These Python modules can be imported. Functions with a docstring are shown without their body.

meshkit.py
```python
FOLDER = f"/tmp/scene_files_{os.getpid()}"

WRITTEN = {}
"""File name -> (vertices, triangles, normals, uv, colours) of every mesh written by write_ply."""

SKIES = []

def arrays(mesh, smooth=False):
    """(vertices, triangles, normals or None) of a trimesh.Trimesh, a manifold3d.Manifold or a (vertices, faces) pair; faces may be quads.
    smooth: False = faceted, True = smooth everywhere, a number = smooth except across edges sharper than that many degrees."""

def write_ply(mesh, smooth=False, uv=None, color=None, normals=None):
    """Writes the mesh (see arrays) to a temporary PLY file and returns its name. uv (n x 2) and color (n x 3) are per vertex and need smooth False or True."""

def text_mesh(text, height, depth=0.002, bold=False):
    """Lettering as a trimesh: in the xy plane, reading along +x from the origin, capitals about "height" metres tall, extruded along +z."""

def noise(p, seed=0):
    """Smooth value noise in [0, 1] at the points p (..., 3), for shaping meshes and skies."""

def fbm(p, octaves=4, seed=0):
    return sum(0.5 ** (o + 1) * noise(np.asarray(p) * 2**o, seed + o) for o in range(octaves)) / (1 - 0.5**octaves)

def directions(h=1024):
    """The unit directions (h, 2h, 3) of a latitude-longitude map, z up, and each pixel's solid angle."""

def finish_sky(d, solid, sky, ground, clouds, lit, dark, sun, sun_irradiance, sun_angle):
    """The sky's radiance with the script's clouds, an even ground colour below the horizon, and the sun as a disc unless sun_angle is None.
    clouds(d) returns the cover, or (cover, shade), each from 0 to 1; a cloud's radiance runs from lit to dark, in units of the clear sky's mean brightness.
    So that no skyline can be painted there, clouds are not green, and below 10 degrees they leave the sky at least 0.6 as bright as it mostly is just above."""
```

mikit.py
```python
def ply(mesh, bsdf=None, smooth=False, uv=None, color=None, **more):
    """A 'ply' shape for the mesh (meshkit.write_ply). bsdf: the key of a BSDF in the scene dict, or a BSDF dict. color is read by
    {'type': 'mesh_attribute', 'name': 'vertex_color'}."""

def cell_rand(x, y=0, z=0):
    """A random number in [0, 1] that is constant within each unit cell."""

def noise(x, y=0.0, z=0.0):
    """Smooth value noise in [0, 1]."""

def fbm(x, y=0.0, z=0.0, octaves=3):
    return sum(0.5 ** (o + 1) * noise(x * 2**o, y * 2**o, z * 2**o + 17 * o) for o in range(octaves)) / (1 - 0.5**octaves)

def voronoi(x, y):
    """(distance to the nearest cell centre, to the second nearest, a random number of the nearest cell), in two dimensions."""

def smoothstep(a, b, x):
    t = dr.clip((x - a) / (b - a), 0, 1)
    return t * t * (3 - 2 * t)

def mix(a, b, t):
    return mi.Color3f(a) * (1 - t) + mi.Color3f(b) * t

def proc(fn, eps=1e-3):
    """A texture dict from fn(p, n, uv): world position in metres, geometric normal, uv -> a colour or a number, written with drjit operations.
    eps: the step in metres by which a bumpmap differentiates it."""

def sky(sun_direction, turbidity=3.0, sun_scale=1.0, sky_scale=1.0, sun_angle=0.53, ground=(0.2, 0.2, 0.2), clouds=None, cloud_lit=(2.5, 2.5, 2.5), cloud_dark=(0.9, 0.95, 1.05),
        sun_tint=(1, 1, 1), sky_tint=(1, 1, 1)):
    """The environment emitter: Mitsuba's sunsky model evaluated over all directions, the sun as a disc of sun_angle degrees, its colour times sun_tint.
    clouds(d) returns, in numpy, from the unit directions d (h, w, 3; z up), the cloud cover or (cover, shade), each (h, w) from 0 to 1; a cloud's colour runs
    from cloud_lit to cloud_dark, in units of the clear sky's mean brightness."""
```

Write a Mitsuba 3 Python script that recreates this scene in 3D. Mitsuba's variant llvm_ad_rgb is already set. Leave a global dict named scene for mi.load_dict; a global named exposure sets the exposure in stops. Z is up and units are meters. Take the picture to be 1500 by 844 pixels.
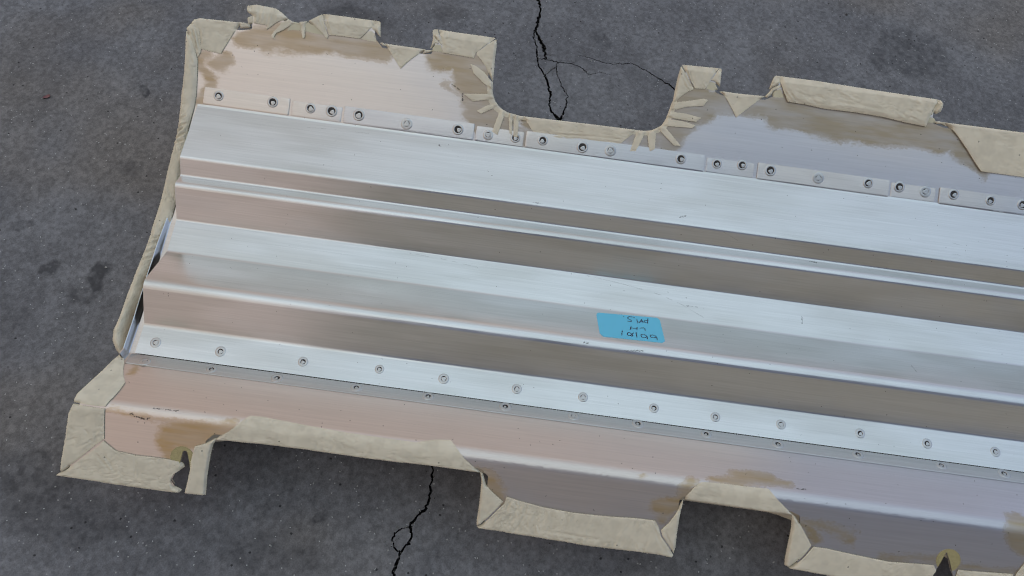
import math, random
import numpy as np, trimesh, shapely, mitsuba as mi, drjit as dr
import mikit, meshkit
from mikit import proc, noise, fbm, voronoi, smoothstep, mix, cell_rand
from scipy.spatial import Delaunay, cKDTree
from shapely.geometry import Polygon, LineString, Point
from shapely.ops import unary_union
T = mi.ScalarTransform4f
random.seed(7)
scene, labels = {}, {}

# ------------------------------------------------------------------ camera, sky, exposure
CAM = [0,-420.0,727.46]
CAM_T = [0,0,0]
CAM_UP = [-0.13281,0.85835,0.49557]
exposure = 2.95
FOV = math.degrees(2 * math.atan(750 / 1200))
scene['camera'] = {'type': 'perspective', 'fov': FOV, 'fov_axis': 'x', 'near_clip': 0.02, 'far_clip': 400.0,
                   'to_world': T().look_at(origin=[c / 1000 for c in CAM], target=[c / 1000 for c in CAM_T], up=CAM_UP)}


def overcast(d):
    """Evening overcast: bluish white overhead, a warm veil low on the side of the set sun (left), thinner and bluer on the right."""
    el = np.degrees(np.arcsin(np.clip(d[..., 2], -1, 1)))
    n = meshkit.fbm(d * 2.0 + 5.0, 3, seed=3) - 0.5
    side = -0.93 * d[..., 0] + 0.1 * d[..., 1]
    s = np.clip((76 - el + 30 * n + 24 * side) / 60, 0, 1)
    cover = 1 - 0.45 * np.clip(-side * 1.3 + .2 + n, 0, 1) * np.clip((80 - el) / 40, 0, 1)
    return cover, s * s * (3 - 2 * s)


scene['sky'] = mikit.sky((-0.5, -0.3, 0.75), turbidity=3, sun_scale=0.015, sun_angle=60, sky_scale=1.0, clouds=overcast,
                         cloud_lit=(1.12, 1.33, 1.46), cloud_dark=(0.84, 0.69, 0.62), ground=(0.10, 0.10, 0.105))

# ------------------------------------------------------------------ measured outlines, all in millimetres
# (x along the panel, t down the unrolled sheet)
SKIN_NODES = [[393.1,220.81],[141.35,49.14],[28.85,-0.97],[-7.51,-6.6],[-87.28,-17.43],[-117.84,-20.17],[-181.99,11.08],[-324.79,-100.48]]
SKIN_RAD = [0.0,21.0,42.0,42.0,42.0,2.0999999999999996,12.6,0.0]
CORR_NODES = [[142.62,51.09],[140.61,50.09],[76.25,43.66],[64.58,27.6],[50.0,33.78],[27.81,0.88],[-8.41,-4.86],[-59.38,18.91],[-87.45,-15.76],[-117.62,-18.93]]
CORR_RAD = [0.0,3.5,5.6,3.15,6.6499999999999995,3.5,5.6,10.5,7.0,0.0]
T_NODES = {"stripb":309.86,"cr":570.99,"se":591.26,"fold":639.66,"lipb":710.79}
GROUND_Z = -98.31
SKIN = [[-374.27,221.88],[-357.26,218.23],[-319.58,218.26],[-309.66,216.25],[-310.22,197.91],[-304.75,195.07],[-285.91,195.43],[-273.49,203.0],[-264.46,206.06],[-257.09,207.22],[-248.61,205.4],[-234.54,195.77],[-177.47,195.36],[-175.06,209.22],[-167.63,216.76],[-125.51,217.62],[-118.38,216.68],[-113.82,195.5],[-54.44,196.21],[-52.8,225.13],[-50.74,246.27],[-46.93,258.66],[-39.29,266.97],[-28.53,271.29],[-13.04,272.83],[108.99,271.06],[125.31,268.18],[134.57,261.92],[140.24,251.12],[142.23,235.1],[149.09,198.54],[184.97,196.66],[186.64,217.09],[193.46,219.05],[236.7,217.62],[244.67,213.0],[247.91,196.9],[416.03,198.93],[417.28,218.76],[428.63,221.55],[512.37,219.77],[700.78,219.89],[657.2,681.0],[502.03,715.23],[290.05,713.29],[283.83,665.17],[277.16,662.83],[180.36,662.05],[178.34,664.95],[178.27,715.15],[1.71,713.53],[-1.15,666.6],[-6.79,661.53],[-108.44,661.43],[-231.21,662.33],[-248.63,662.81],[-254.39,668.78],[-255.51,717.32],[-271.3,716.89],[-269.09,704.74],[-271.95,692.05],[-274.61,681.99],[-276.3,692.65],[-276.39,716.29],[-316.54,718.62],[-381.03,715.14],[-377.08,652.91],[-367.38,617.18],[-371.05,573.65],[-371,585.0],[-365.5,572.0],[-365.5,352.0],[-373.0,335.0],[-374.5,262.0]]
RIVETS = [[-334.22,291.57,1,"u"],[-276.75,290.45,2,"u"],[-236.52,291.61,1,"u"],[-213.94,291.5,2,"u"],[-184.72,291.95,1,"u"],[-133.36,294.52,0,"u"],[-78.86,293.06,2,"u"],[-46.58,294.55,0,"u"],[-17.54,293.59,2,"u"],[11.5,292.63,2,"u"],[54.01,294.2,2,"u"],[83.86,293.85,0,"u"],[158.78,292.58,2,"u"],[197.41,292.51,2,"u"],[224.07,290.41,2,"u"],[254.23,292.19,2,"u"],[305.46,293.33,0,"u"],[358.42,291.72,1,"u"],[391.88,291.25,2,"u"],[419.81,292.6,0,"u"],[449.52,291.54,2,"u"],[489.11,292.79,2,"u"],[523.35,292.58,2,"u"],[561.85,291.8,1,"u"],[-339.05,291.17,3,"c"],[-274.87,291.36,4,"c"],[-193.39,290.52,5,"c"],[-118.28,287.76,4,"c"],[-54.56,288.73,3,"c"],[17.81,289.18,3,"c"],[83.3,288.49,0,"c"],[153.67,289.92,5,"c"],[214.48,290.56,4,"c"],[279.32,289.28,3,"c"],[357.79,287.53,5,"c"],[423.96,288.81,5,"c"],[491.66,287.85,4,"c"],[560.59,288.08,4,"c"],[-340.78,586.29,0,"s"],[-277.09,584.38,4,"s"],[-213.18,584.51,4,"s"],[-136.35,583.03,3,"s"],[-66.55,582.0,4,"s"],[8.81,581.86,5,"s"],[75.54,582.44,0,"s"],[138.29,580.9,4,"s"],[204.88,582.45,5,"s"],[274.71,583.34,4,"s"],[352.83,582.69,4,"s"],[434.27,582.35,3,"s"],[495.75,582.04,3,"s"],[562.65,581.65,4,"s"]]
PLATES = [[[-349.97,284.01],[-258.87,284.23],[-350.29,301.7],[-259.04,302.07],1],[[-256.11,286.01],[-202.9,286.14],[-256.5,301.93],[-203.2,302.2],0],[[-200.56,284.37],[-62.08,284.71],[-200.66,302.06],[-61.95,302.55],1],[[-59.66,286.48],[-9.0,286.61],[-59.78,302.41],[-9.02,302.68],0],[[-6.68,284.84],[183.93,285.31],[-6.49,302.54],[184.44,303.15],1],[[186.38,287.08],[237.05,287.2],[186.61,303.01],[237.37,303.28],0],[[240.42,285.44],[380.75,285.78],[241.0,303.14],[381.56,303.63],1],[[383.24,287.56],[430.63,287.67],[383.73,303.49],[431.2,303.75],0],[[434.33,285.91],[626.44,286.38],[435.2,303.61],[627.6,304.23],1]]
LABEL = [[88.44,185.76],[90.23,182.21],[150.9,177.69],[153.82,181.12],[156.49,214.71],[153.52,218.04],[95.25,220.79],[91.58,216.68]]
WRITING = [[[148.69,214.57],[148.62,210.59],[146.86,208.04],[144.04,207.55],[141.88,209.3],[142.63,211.87],[145.43,212.36],[148.19,210.32]],[[139.02,215.19],[139.01,211.56],[137.11,209.04],[134.29,208.55],[132.47,210.59],[133.45,213.67],[136.24,214.34],[138.78,211.61]],[[128.09,207.13],[128.26,210.77],[128.53,214.54]],[[125.53,208.24],[123.55,211.78],[120.95,214.35],[118.97,212.77],[119.81,208.74],[122.08,208.98],[124.67,212.09],[124.0,214.42],[121.89,213.42]],[[114.18,207.01],[113.81,211.14],[113.45,214.88]],[[137.52,201.94],[137.46,198.96],[135.45,197.9],[132.61,199.27]],[[129.66,198.42],[129.0,202.67]],[[123.32,198.68],[122.42,203.73]],[[129.22,200.39],[122.87,201.21]],[[141.4,181.35],[140.68,189.38]],[[140.7,189.0],[138.5,188.91],[136.86,187.17],[138.25,185.13],[140.84,184.75]],[[135.91,189.48],[134.79,184.36],[132.38,190.45]],[[135.57,187.26],[132.98,187.83]],[[129.72,185.48],[130.73,191.0]],[[127.51,182.88],[124.05,181.71],[121.07,183.15],[120.17,185.28],[122.66,187.04],[124.56,188.93],[123.32,190.73],[120.22,189.88]],[[116.4,183.03],[116.73,183.53]]]
GRAY_STRIP = [-361.35,601.27]
CORR_X0 = -355.6
HOLES = [[[-276.74,686.84],11.0],[[426.18,686.62],11.0]]
SLITS = [[[-274.8,679.41],[-272.45,685.59],[-269.89,694.37],[-267.85,704.57],[-271.52,722.21],[-277.14,722.99],[-280.85,715.6],[-285.38,709.65],[-282.49,702.03],[-275.38,696.45],[-277.11,690.16],[-276.27,684.82]],[[422.75,679.15],[427.53,687.09],[431.24,695.88],[436.18,704.52],[436.79,716.49],[420.61,717.46],[424.77,710.16],[417.59,705.83],[414.83,701.55],[417.56,696.49],[419.88,689.51]]]
STAINS = [[-353.86,250.5,-348.65,299.95,8.4],[-334.82,258.7,-330.9,254.61,11.2],[-313.03,225.21,-226.54,220.95,14.0],[-294.93,224.96,-288.92,233.41,8.4],[-255.42,221.9,-247.79,225.16,8.4],[-226.7,219.55,-168.46,221.84,12.6],[-110.46,222.04,-67.07,221.31,12.6],[-72.56,234.86,-44.86,279.92,23.8],[-88.14,254.79,-100.39,244.24,4.2],[-43.27,291.95,-6.5,294.29,9.8],[-8.89,276.6,129.41,276.27,11.2],[144.12,252.76,166.41,231.9,26.6],[156.39,261.91,147.26,273.91,14.0],[194.85,228.15,245.12,225.08,15.4],[253.33,231.15,420.65,234.08,21.0],[427.13,229.63,477.11,266.17,8.4],[-288.76,668.38,-257.88,664.09,9.8],[-288.1,660.53,-286.33,684.27,8.4],[-281.83,660.96,-240.02,653.87,11.2],[1.38,666.9,17.01,690.9,9.8],[-8.63,661.79,4.12,663.91,5.6],[155.03,671.5,175.9,665.29,11.2],[160.12,683.92,182.57,645.23,7.0],[201.4,641.89,277.76,635.28,6.3],[227.53,634.18,259.51,631.85,9.8],[135.78,645.27,136.43,645.81,3.5],[285.86,669.48,300.99,683.82,6.3],[291.95,668.62,337.57,678.65,5.6],[480.65,645.83,490.64,663.58,12.6],[371.17,690.44,483.87,689.72,4.9],[-346.23,650.63,-258.65,654.52,2.8],[-351.28,582.21,-351.57,602.94,4.9]]
MARKS = [[-327.32,652.46,-325.54,651.59,0.5],[-325.54,651.59,-322.85,653.75,0.5],[-320.95,654.13,-318.44,654.43,0.6],[-316.57,654.49,-312.8,654.94,0.7],[-312.8,654.94,-309.12,654.1,0.7],[-307.52,644.08,-284.64,643.44,0.3],[-90.56,247.24,-83.5,251.31,0.55],[-79.03,255.01,-78.12,262.06,0.45],[282.25,637.79,289.91,637.27,0.4]]
NICKS = [[161.75,59.4,168.02,56.01,0.6],[301.52,154.29,301.5,161.8,0.4],[180.6,159.39,191.97,159.28,0.3],[-95.56,10.91,-94.72,11.64,0.8],[9.12,64.17,19.81,64.95,0.3],[301.09,88.39,308.01,89.25,0.5],[406.28,200.89,408.48,208.82,0.3],[-331.03,237.85,-329.8,241.99,0.4],[76.13,231.39,80.16,231.52,0.7],[116.62,234.0,134.41,231.62,0.35]]
SCRATCH = [[75.76,140.8,104.66,143.58,0.25],[104.66,143.58,126.35,146.6,0.25],[126.35,146.6,155.25,151.62,0.25],[155.25,151.62,177.03,159.14,0.25],[177.03,159.14,198.8,169.58,0.25],[207.76,68.84,223.5,75.63,0.25],[-236.38,10.9,-200.56,8.62,0.2],[-200.56,8.62,-171.56,8.32,0.2],[-110.38,142.21,-74.28,143.96,0.2],[-74.28,143.96,-37.93,147.98,0.2],[444.73,59.02,476.46,60.61,0.3],[435.49,44.43,456.57,47.68,0.3]]
CRACK_LINES = [[[-23.7,588.1,7],[-17.4,544.7,7],[-12.2,522.5,8],[-13.8,499.5,8],[-16.0,482.3,6],[-17.3,465.5,4],[-9.8,449.3,4],[-6.9,420.6,5],[-0.9,408.6,5],[6.9,395.8,5],[12.2,380.2,6],[17.4,363.6,5.5],[16.2,347.3,5],[18.0,337.8,5],[26.2,328.4,8],[31.4,320.9,10],[36.9,299.3,8]],[[-16.0,482.3,5],[-7.3,463.3,8],[-1.2,450.9,10],[4.7,429.3,5]],[[-5.7,427.4,2.5],[4.8,428.0,3],[19.4,425.4,2.6],[39.4,426.5,2.4],[54.1,421.3,2.2],[66.3,410.5,2],[81.1,417.1,1.5],[98.4,415.1,0.6]],[[19.4,425.4,2.2],[22.4,402.5,2],[31.9,380.0,2.6],[39.7,365.1,3],[39.4,345.3,4],[36.1,330.1,6],[33.4,318.8,9]],[[20.1,417.7,1.2],[13.3,408.6,1.4],[7.5,399.8,1.6]],[[49.7,442.9,0.6],[63.2,442.8,1.4],[81.8,436.9,2],[97.3,435.8,2],[123.9,442.0,2],[139.6,434.4,2.6],[165.0,419.4,3.6],[187.2,402.9,5],[206.2,388.6,6]],[[-57.7,-148.7,4],[-55.7,-169.7,4],[-54.7,-192.3,5],[-56.7,-209.3,5.5],[-64.5,-219.9,4.5],[-68.9,-230.0,5]],[[-67.7,-229.1,4],[-66.3,-237.0,4],[-68.1,-245.8,3.5],[-73.4,-253.7,5],[-74.3,-263.0,5.5],[-76.9,-274.2,6.5],[-71.9,-286.8,6.5]],[[-67.0,-229.1,3],[-76.8,-231.7,2.5],[-83.1,-237.9,3],[-83.8,-244.6,3],[-79.1,-251.9,3],[-73.7,-255.7,4]]]
GSTAINS = [[-462.6,0.5,11.8,22.1,0.5],[-474.4,-23.7,18.2,11.6,0.35],[-521.0,0.4,10.3,13.6,0.45],[532.0,542.0,62.2,55.9,0.32],[483.5,512.3,22.3,27.6,0.3],[-436.9,-229.6,45.4,29.0,0.35],[-575.5,56.6,10.5,9.1,0.4],[-491.2,152.9,23.9,14.0,0.25],[-270.2,460.2,56.2,21.2,0.3],[-396.0,-264.7,76.6,24.7,0.25],[78.4,478.0,15.5,18.8,0.2],[-509.5,279.9,6.8,6.8,0.5],[-156.8,-232.9,6.6,5.8,0.5],[-194.4,-270.8,58.1,18.5,0.2],[457.6,454.2,11.9,10.6,0.4],[-139.2,492.4,38.4,16.4,0.2]]
PETAL = [-621.4,244.3]
SPOTS = []
PATCHES = [
{"k":"leather_flap","p":[[-372.27,220.2],[-369.13,215.54],[-363.56,213.39],[-357.77,213.34],[-336.13,212.63],[-321.66,212.5],[-315.83,212.8],[-321.32,215.65],[-328.45,230.07],[-336.74,247.54],[-346.99,246.75],[-358.03,245.35],[-362.52,230.28],[-368.4,222.53]],"th":1.3,"puff":0.3,"roll":2.5,"wr":[0.12,0.16,0],"lift":0,"cr":[[[-361.53,225.89],[-358.48,241.13],0.5,1.2]],"label":"square leather flap folded over the left end of the upper edge"},
{"k":"leather_flap","p":[[-376.69,226.46],[-372.27,220.2],[-367.34,218.85],[-362.17,226.68],[-358.03,245.35],[-358.31,249.66],[-360.73,254.26],[-366.35,242.17],[-370.96,232.81]],"th":1.3,"puff":0.9,"roll":2.5,"wr":[0.12,0.16,0],"lift":0,"cr":[[[-368.6,227.53],[-362.18,247.32],1.2,0.9],[[-365.1,226.36],[-359.47,245.54],0.7,0.8]],"label":"pleated leather fold at the upper left corner"},
{"k":"edge_roll","p":[[-378.12,226.65],[-371.1,231.41],[-366.35,242.17],[-361.45,254.35],[-360.44,257.07],[-358.79,279.75],[-358.03,294.0],[-358.88,310.15],[-360.54,329.85],[-359.23,349.8],[-360.31,368.49],[-359.33,390.5],[-359.57,409.63],[-361.81,431.39],[-363.32,446.61],[-365.21,460.15],[-364.82,478.69],[-370.44,500.1],[-368.2,517.01],[-373.01,535.4],[-372.79,553.64],[-369.85,564.85],[-368.9,574.05],[-370.7,577.84],[-378.14,572.51],[-383.76,564.67],[-385.99,554.81],[-384.39,536.3],[-384.08,517.07],[-383.07,492.84],[-381.38,470.3],[-380.43,449.13],[-380.86,432.61],[-378.18,406.3],[-376.96,376.69],[-375.53,352.04],[-374.63,340.75],[-374.55,328.79],[-376.37,296.42],[-375.98,268.41],[-377.53,239.37]],"th":1.5,"puff":2.2,"roll":8.5,"wr":[0.28,0.22,90],"lift":0,"cr":[[[-375.46,331.91],[-362.73,325.67],1.53,1.0],[[-373.72,337.64],[-364.35,328.88],1.53,1.0],[[-373.98,344.38],[-363.07,336.18],1.36,1.1],[[-374.5,349.66],[-363.09,344.38],1.19,1.1],[[-374.62,324.32],[-364.98,317.0],1.02,1.0],[[-375.3,454.63],[-366.59,450.22],1.02,1.1],[[-375.21,462.4],[-367.37,455.03],1.19,1.1],[[-376.42,470.35],[-367.56,464.37],1.36,1.2],[[-376.94,478.16],[-368.35,473.81],1.02,1.1],[[-385.07,557.6],[-373.64,555.22],0.5,0.8]],"label":"leather bead wrapped round the left end"},
{"k":"leather_flap","p":[[-314.52,194.94],[-312.18,193.22],[-308.66,192.4],[-305.85,191.68],[-299.28,192.23],[-291.29,192.6],[-284.72,193.15],[-278.55,196.59],[-271.51,201.32],[-274.08,204.14],[-278.96,205.84],[-284.31,209.73],[-286.89,212.55],[-292.22,216.79],[-291.25,212.41],[-293.51,211.65],[-305.84,211.49],[-306.96,204.55],[-310.4,202.88]],"th":1.3,"puff":1.2,"roll":2.6,"wr":[0.3,0.35,80],"lift":0,"cr":[[[-301.26,193.91],[-300.21,210.04],0.4,1],[[-296.2,193.95],[-295.13,210.09],0.5,0.9],[[-291.05,194.69],[-290.7,210.92],0.4,0.9],[[-287.41,194.92],[-285.86,208.87],0.5,0.9],[[-284.41,195.94],[-283.87,207.19],0.35,0.9]],"label":"creased leather flap on the left tab"},
{"k":"leather_flap","p":[[-314.88,194.98],[-313.57,193.75],[-310.45,195.82],[-307.42,200.37],[-306.76,203.11],[-309.69,202.79],[-313.48,201.16],[-314.86,198.51]],"th":1.6,"puff":0.8,"roll":1.2,"wr":[0.3,0.4,0],"lift":0},
{"k":"leather_flap","p":[[-313.59,206.84],[-308.18,203.3],[-306.55,211.58],[-312.19,213.03]],"th":0.8,"puff":0.1,"roll":0.8,"wr":[0.12,0.16,0],"lift":-0.3},
{"k":"leather_strip","p":[[-271.43,202.02],[-266.12,204.16],[-262.32,205.78],[-267.71,209.32],[-273.66,214.36],[-281.12,218.89],[-282.87,222.67],[-281.84,225.37],[-284.89,224.0],[-286.16,222.39],[-283.49,217.07],[-279.68,212.31],[-276.62,207.3],[-271.95,203.86]],"th":1.3,"puff":0.5,"roll":1.5,"wr":[0.12,0.16,0],"lift":0},
{"k":"leather_strip","p":[[-258.91,203.92],[-254.68,203.01],[-250.48,201.75],[-251.47,205.77],[-251.46,212.15],[-250.74,218.45],[-251.93,220.73],[-253.51,219.52],[-254.95,213.32],[-257.09,207.22]],"th":1.3,"puff":0.4,"roll":1.2,"wr":[0.12,0.16,0],"lift":0},
{"k":"leather_flap","p":[[-249.77,201.66],[-243.72,197.68],[-236.33,192.82],[-234.7,194.37],[-232.46,201.16],[-229.43,208.55],[-226.56,214.56],[-226.91,217.8],[-229.25,216.33],[-233.39,211.91],[-240.45,207.16],[-246.64,203.72]],"th":1.3,"puff":0.7,"roll":2,"wr":[0.12,0.16,0],"lift":0,"cr":[[[-238.18,195.54],[-228.78,214.14],0.5,0.8],[[-240.79,198.0],[-231.96,211.72],0.4,0.8]],"label":"pleated leather corner left of the long torn flap"},
{"k":"edge_lining","p":[[-266.12,204.16],[-257.33,205.13],[-248.9,202.96],[-228.94,212.74],[-234.57,214.19],[-247.73,213.08],[-256.45,212.81],[-263.67,213.05],[-270.01,214.59]],"th":0.6,"puff":0,"roll":1.2,"wr":[0.12,0.16,0],"lift":-0.3},
{"k":"leather_flap","p":[[-235.65,192.38],[-231.38,191.82],[-215.48,191.85],[-175.71,191.95],[-174.43,193.55],[-178.35,194.06],[-183.37,200.38],[-188.31,207.41],[-193.43,213.05],[-209.36,213.01],[-225.97,213.42],[-229.76,205.76],[-233.58,197.77]],"th":1.3,"puff":0.8,"roll":2.6,"wr":[0.15,0.2,8],"lift":0,"cr":[[[-232.48,194.79],[-224.66,212.18],0.6,0.8],[[-235.49,193.77],[-226.8,212.46],0.9,0.9],[[-229.86,198.69],[-224.12,210.69],0.35,0.7]],"label":"long leather flap with a dark slit and torn right end"},
{"k":"leather_scrap","p":[[-174.16,192.8],[-173.31,199.77],[-172.3,208.14],[-175.49,205.73],[-177.16,203.82],[-181.06,201.5],[-182.74,199.59],[-179.6,195.64],[-177.01,193.18]],"th":1.3,"puff":0.5,"roll":1.8,"wr":[0.12,0.16,0],"lift":0},
{"k":"leather_scrap","p":[[-192.0,212.86],[-188.23,208.11],[-185.08,204.15],[-181.52,203.68],[-177.45,207.4],[-175.98,213.6],[-183.91,213.93]],"th":0.7,"puff":0.2,"roll":1.2,"wr":[0.12,0.16,0],"lift":-0.3},
{"k":"leather_scrap","p":[[-172.25,214.53],[-170.19,213.55],[-167.97,213.96],[-164.78,216.39],[-168.38,216.5]],"th":0.6,"puff":0.1,"roll":0.8,"wr":[0.12,0.16,0],"lift":0},
{"k":"leather_flap","p":[[-167.26,213.87],[-160.71,214.08],[-140.42,214.25],[-123.01,214.45],[-126.93,217.81],[-135.42,225.32],[-141.85,231.87],[-146.87,238.23],[-152.82,231.18],[-159.64,222.82]],"th":1.3,"puff":0.3,"roll":2.6,"wr":[0.12,0.16,0],"lift":0,"label":"triangular leather flap in the left notch of the upper edge"},
{"k":"leather_scrap","p":[[-124.3,215.68],[-116.51,214.3],[-115.66,215.26],[-119.72,217.57],[-126.67,219.91],[-125.51,217.62]],"th":0.7,"puff":0.1,"roll":1.0,"wr":[0.12,0.16,0],"lift":0},
{"k":"leather_flap","p":[[-112.8,192.18],[-92.49,192.7],[-70.81,192.69],[-51.97,193.05],[-55.77,197.09],[-63.48,204.49],[-70.49,211.8],[-71.94,217.33],[-87.97,216.59],[-105.42,216.04],[-106.54,207.31],[-109.65,199.92]],"th":1.3,"puff":0.9,"roll":2.8,"wr":[0.15,0.2,8],"lift":0,"cr":[[[-111.07,194.43],[-103.07,211.83],0.5,0.9],[[-108.22,194.06],[-101.29,203.07],0.3,0.8]],"label":"leather flap on the tab left of the wide notch"},
{"k":"leather_flap","p":[[-118.62,194.72],[-116.35,192.65],[-113.46,192.62],[-110.36,200.01],[-106.62,206.61],[-107.16,208.1],[-110.36,205.68],[-115.34,200.66],[-117.74,198.85]],"th":1.5,"puff":1.0,"roll":1.5,"wr":[0.12,0.16,0],"lift":0},
{"k":"leather_flap","p":[[-118.73,213.89],[-117.12,203.73],[-117.83,198.16],[-114.54,201.27],[-110.18,207.08],[-113.74,207.55],[-115.61,209.92]],"th":1.3,"puff":0.5,"roll":1.5,"wr":[0.12,0.16,0],"lift":0},
{"k":"edge_lining","p":[[-116.15,211.41],[-112.94,208.15],[-107.87,208.2],[-105.56,215.0],[-116.33,215.7]],"th":0.6,"puff":0,"roll":0.8,"wr":[0.12,0.16,0],"lift":-0.3},
{"k":"leather_flap","p":[[-51.07,194.35],[-49.89,200.58],[-49.91,214.07],[-49.03,231.76],[-49.26,238.22],[-52.41,233.64],[-58.78,223.78],[-65.48,216.83],[-69.59,213.11],[-69.2,210.57],[-62.06,204.3],[-55.06,197.0]],"th":1.3,"puff":0.5,"roll":2.6,"wr":[0.12,0.16,0],"lift":0,"cr":[[[-57.26,202.25],[-51.04,200.02],0.3,0.7]],"label":"tapering leather flap down the right side of its tab"},
{"k":"leather_strip","p":[[-74.73,223.74],[-68.75,225.09],[-60.18,229.67],[-53.65,235.23],[-49.08,239.62],[-48.32,248.1],[-59.42,240.99],[-69.89,233.09]],"th":1.2,"puff":0.25,"roll":2.2,"wr":[0.12,0.16,0],"lift":0},
{"k":"leather_strip","p":[[-77.86,255.58],[-62.86,253.6],[-47.15,251.52],[-44.62,256.92],[-53.5,258.45],[-66.85,262.0]],"th":1.2,"puff":0.25,"roll":2.2,"wr":[0.12,0.16,0],"lift":0},
{"k":"leather_strip","p":[[-61.99,271.41],[-52.0,264.34],[-42.46,259.5],[-39.4,263.4],[-47.87,268.1],[-56.61,273.57]],"th":1.2,"puff":0.25,"roll":2.2,"wr":[0.12,0.16,0],"lift":0},
{"k":"leather_strip","p":[[-42.74,290.44],[-40.03,277.84],[-36.62,265.18],[-34.33,265.96],[-31.24,267.34],[-33.5,277.7],[-36.54,293.22]],"th":1.2,"puff":0.25,"roll":2.2,"wr":[0.12,0.16,0],"lift":0},
{"k":"leather_strip","p":[[-24.65,289.49],[-26.42,278.92],[-28.55,268.42],[-23.76,268.86],[-23.01,279.91],[-21.5,291.23]],"th":1.2,"puff":0.25,"roll":2.2,"wr":[0.12,0.16,0],"lift":0},
{"k":"leather_strip","p":[[-19.87,292.46],[-21.03,281.08],[-22.28,269.03],[-17.09,269.78],[-15.93,281.13],[-15.43,292.95]],"th":1.2,"puff":0.25,"roll":2.2,"wr":[0.12,0.16,0],"lift":0},
{"k":"leather_flap","p":[[-15.61,269.94],[4.74,269.76],[55.54,268.79],[107.87,268.33],[104.3,273.84],[96.03,282.14],[93.58,285.35],[72.53,285.98],[47.1,286.46],[32.78,288.36],[20.32,287.85],[25.71,284.61],[0.32,285.46],[-4.93,278.95],[-10.08,273.16]],"th":1.3,"puff":0.6,"roll":2.4,"wr":[0.15,0.15,7],"lift":0,"cr":[[[22.8,284.64],[64.58,281.26],0.6,0.8],[[64.58,281.26],[95.11,280.82],0.35,0.9]],"label":"long leather flap along the bottom of the wide notch"},
{"k":"leather_strip","p":[[109.09,269.25],[113.78,268.99],[118.07,268.42],[115.12,278.17],[110.43,291.05],[104.0,291.9]],"th":1.2,"puff":0.25,"roll":2.2,"wr":[0.12,0.16,0],"lift":0},
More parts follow.
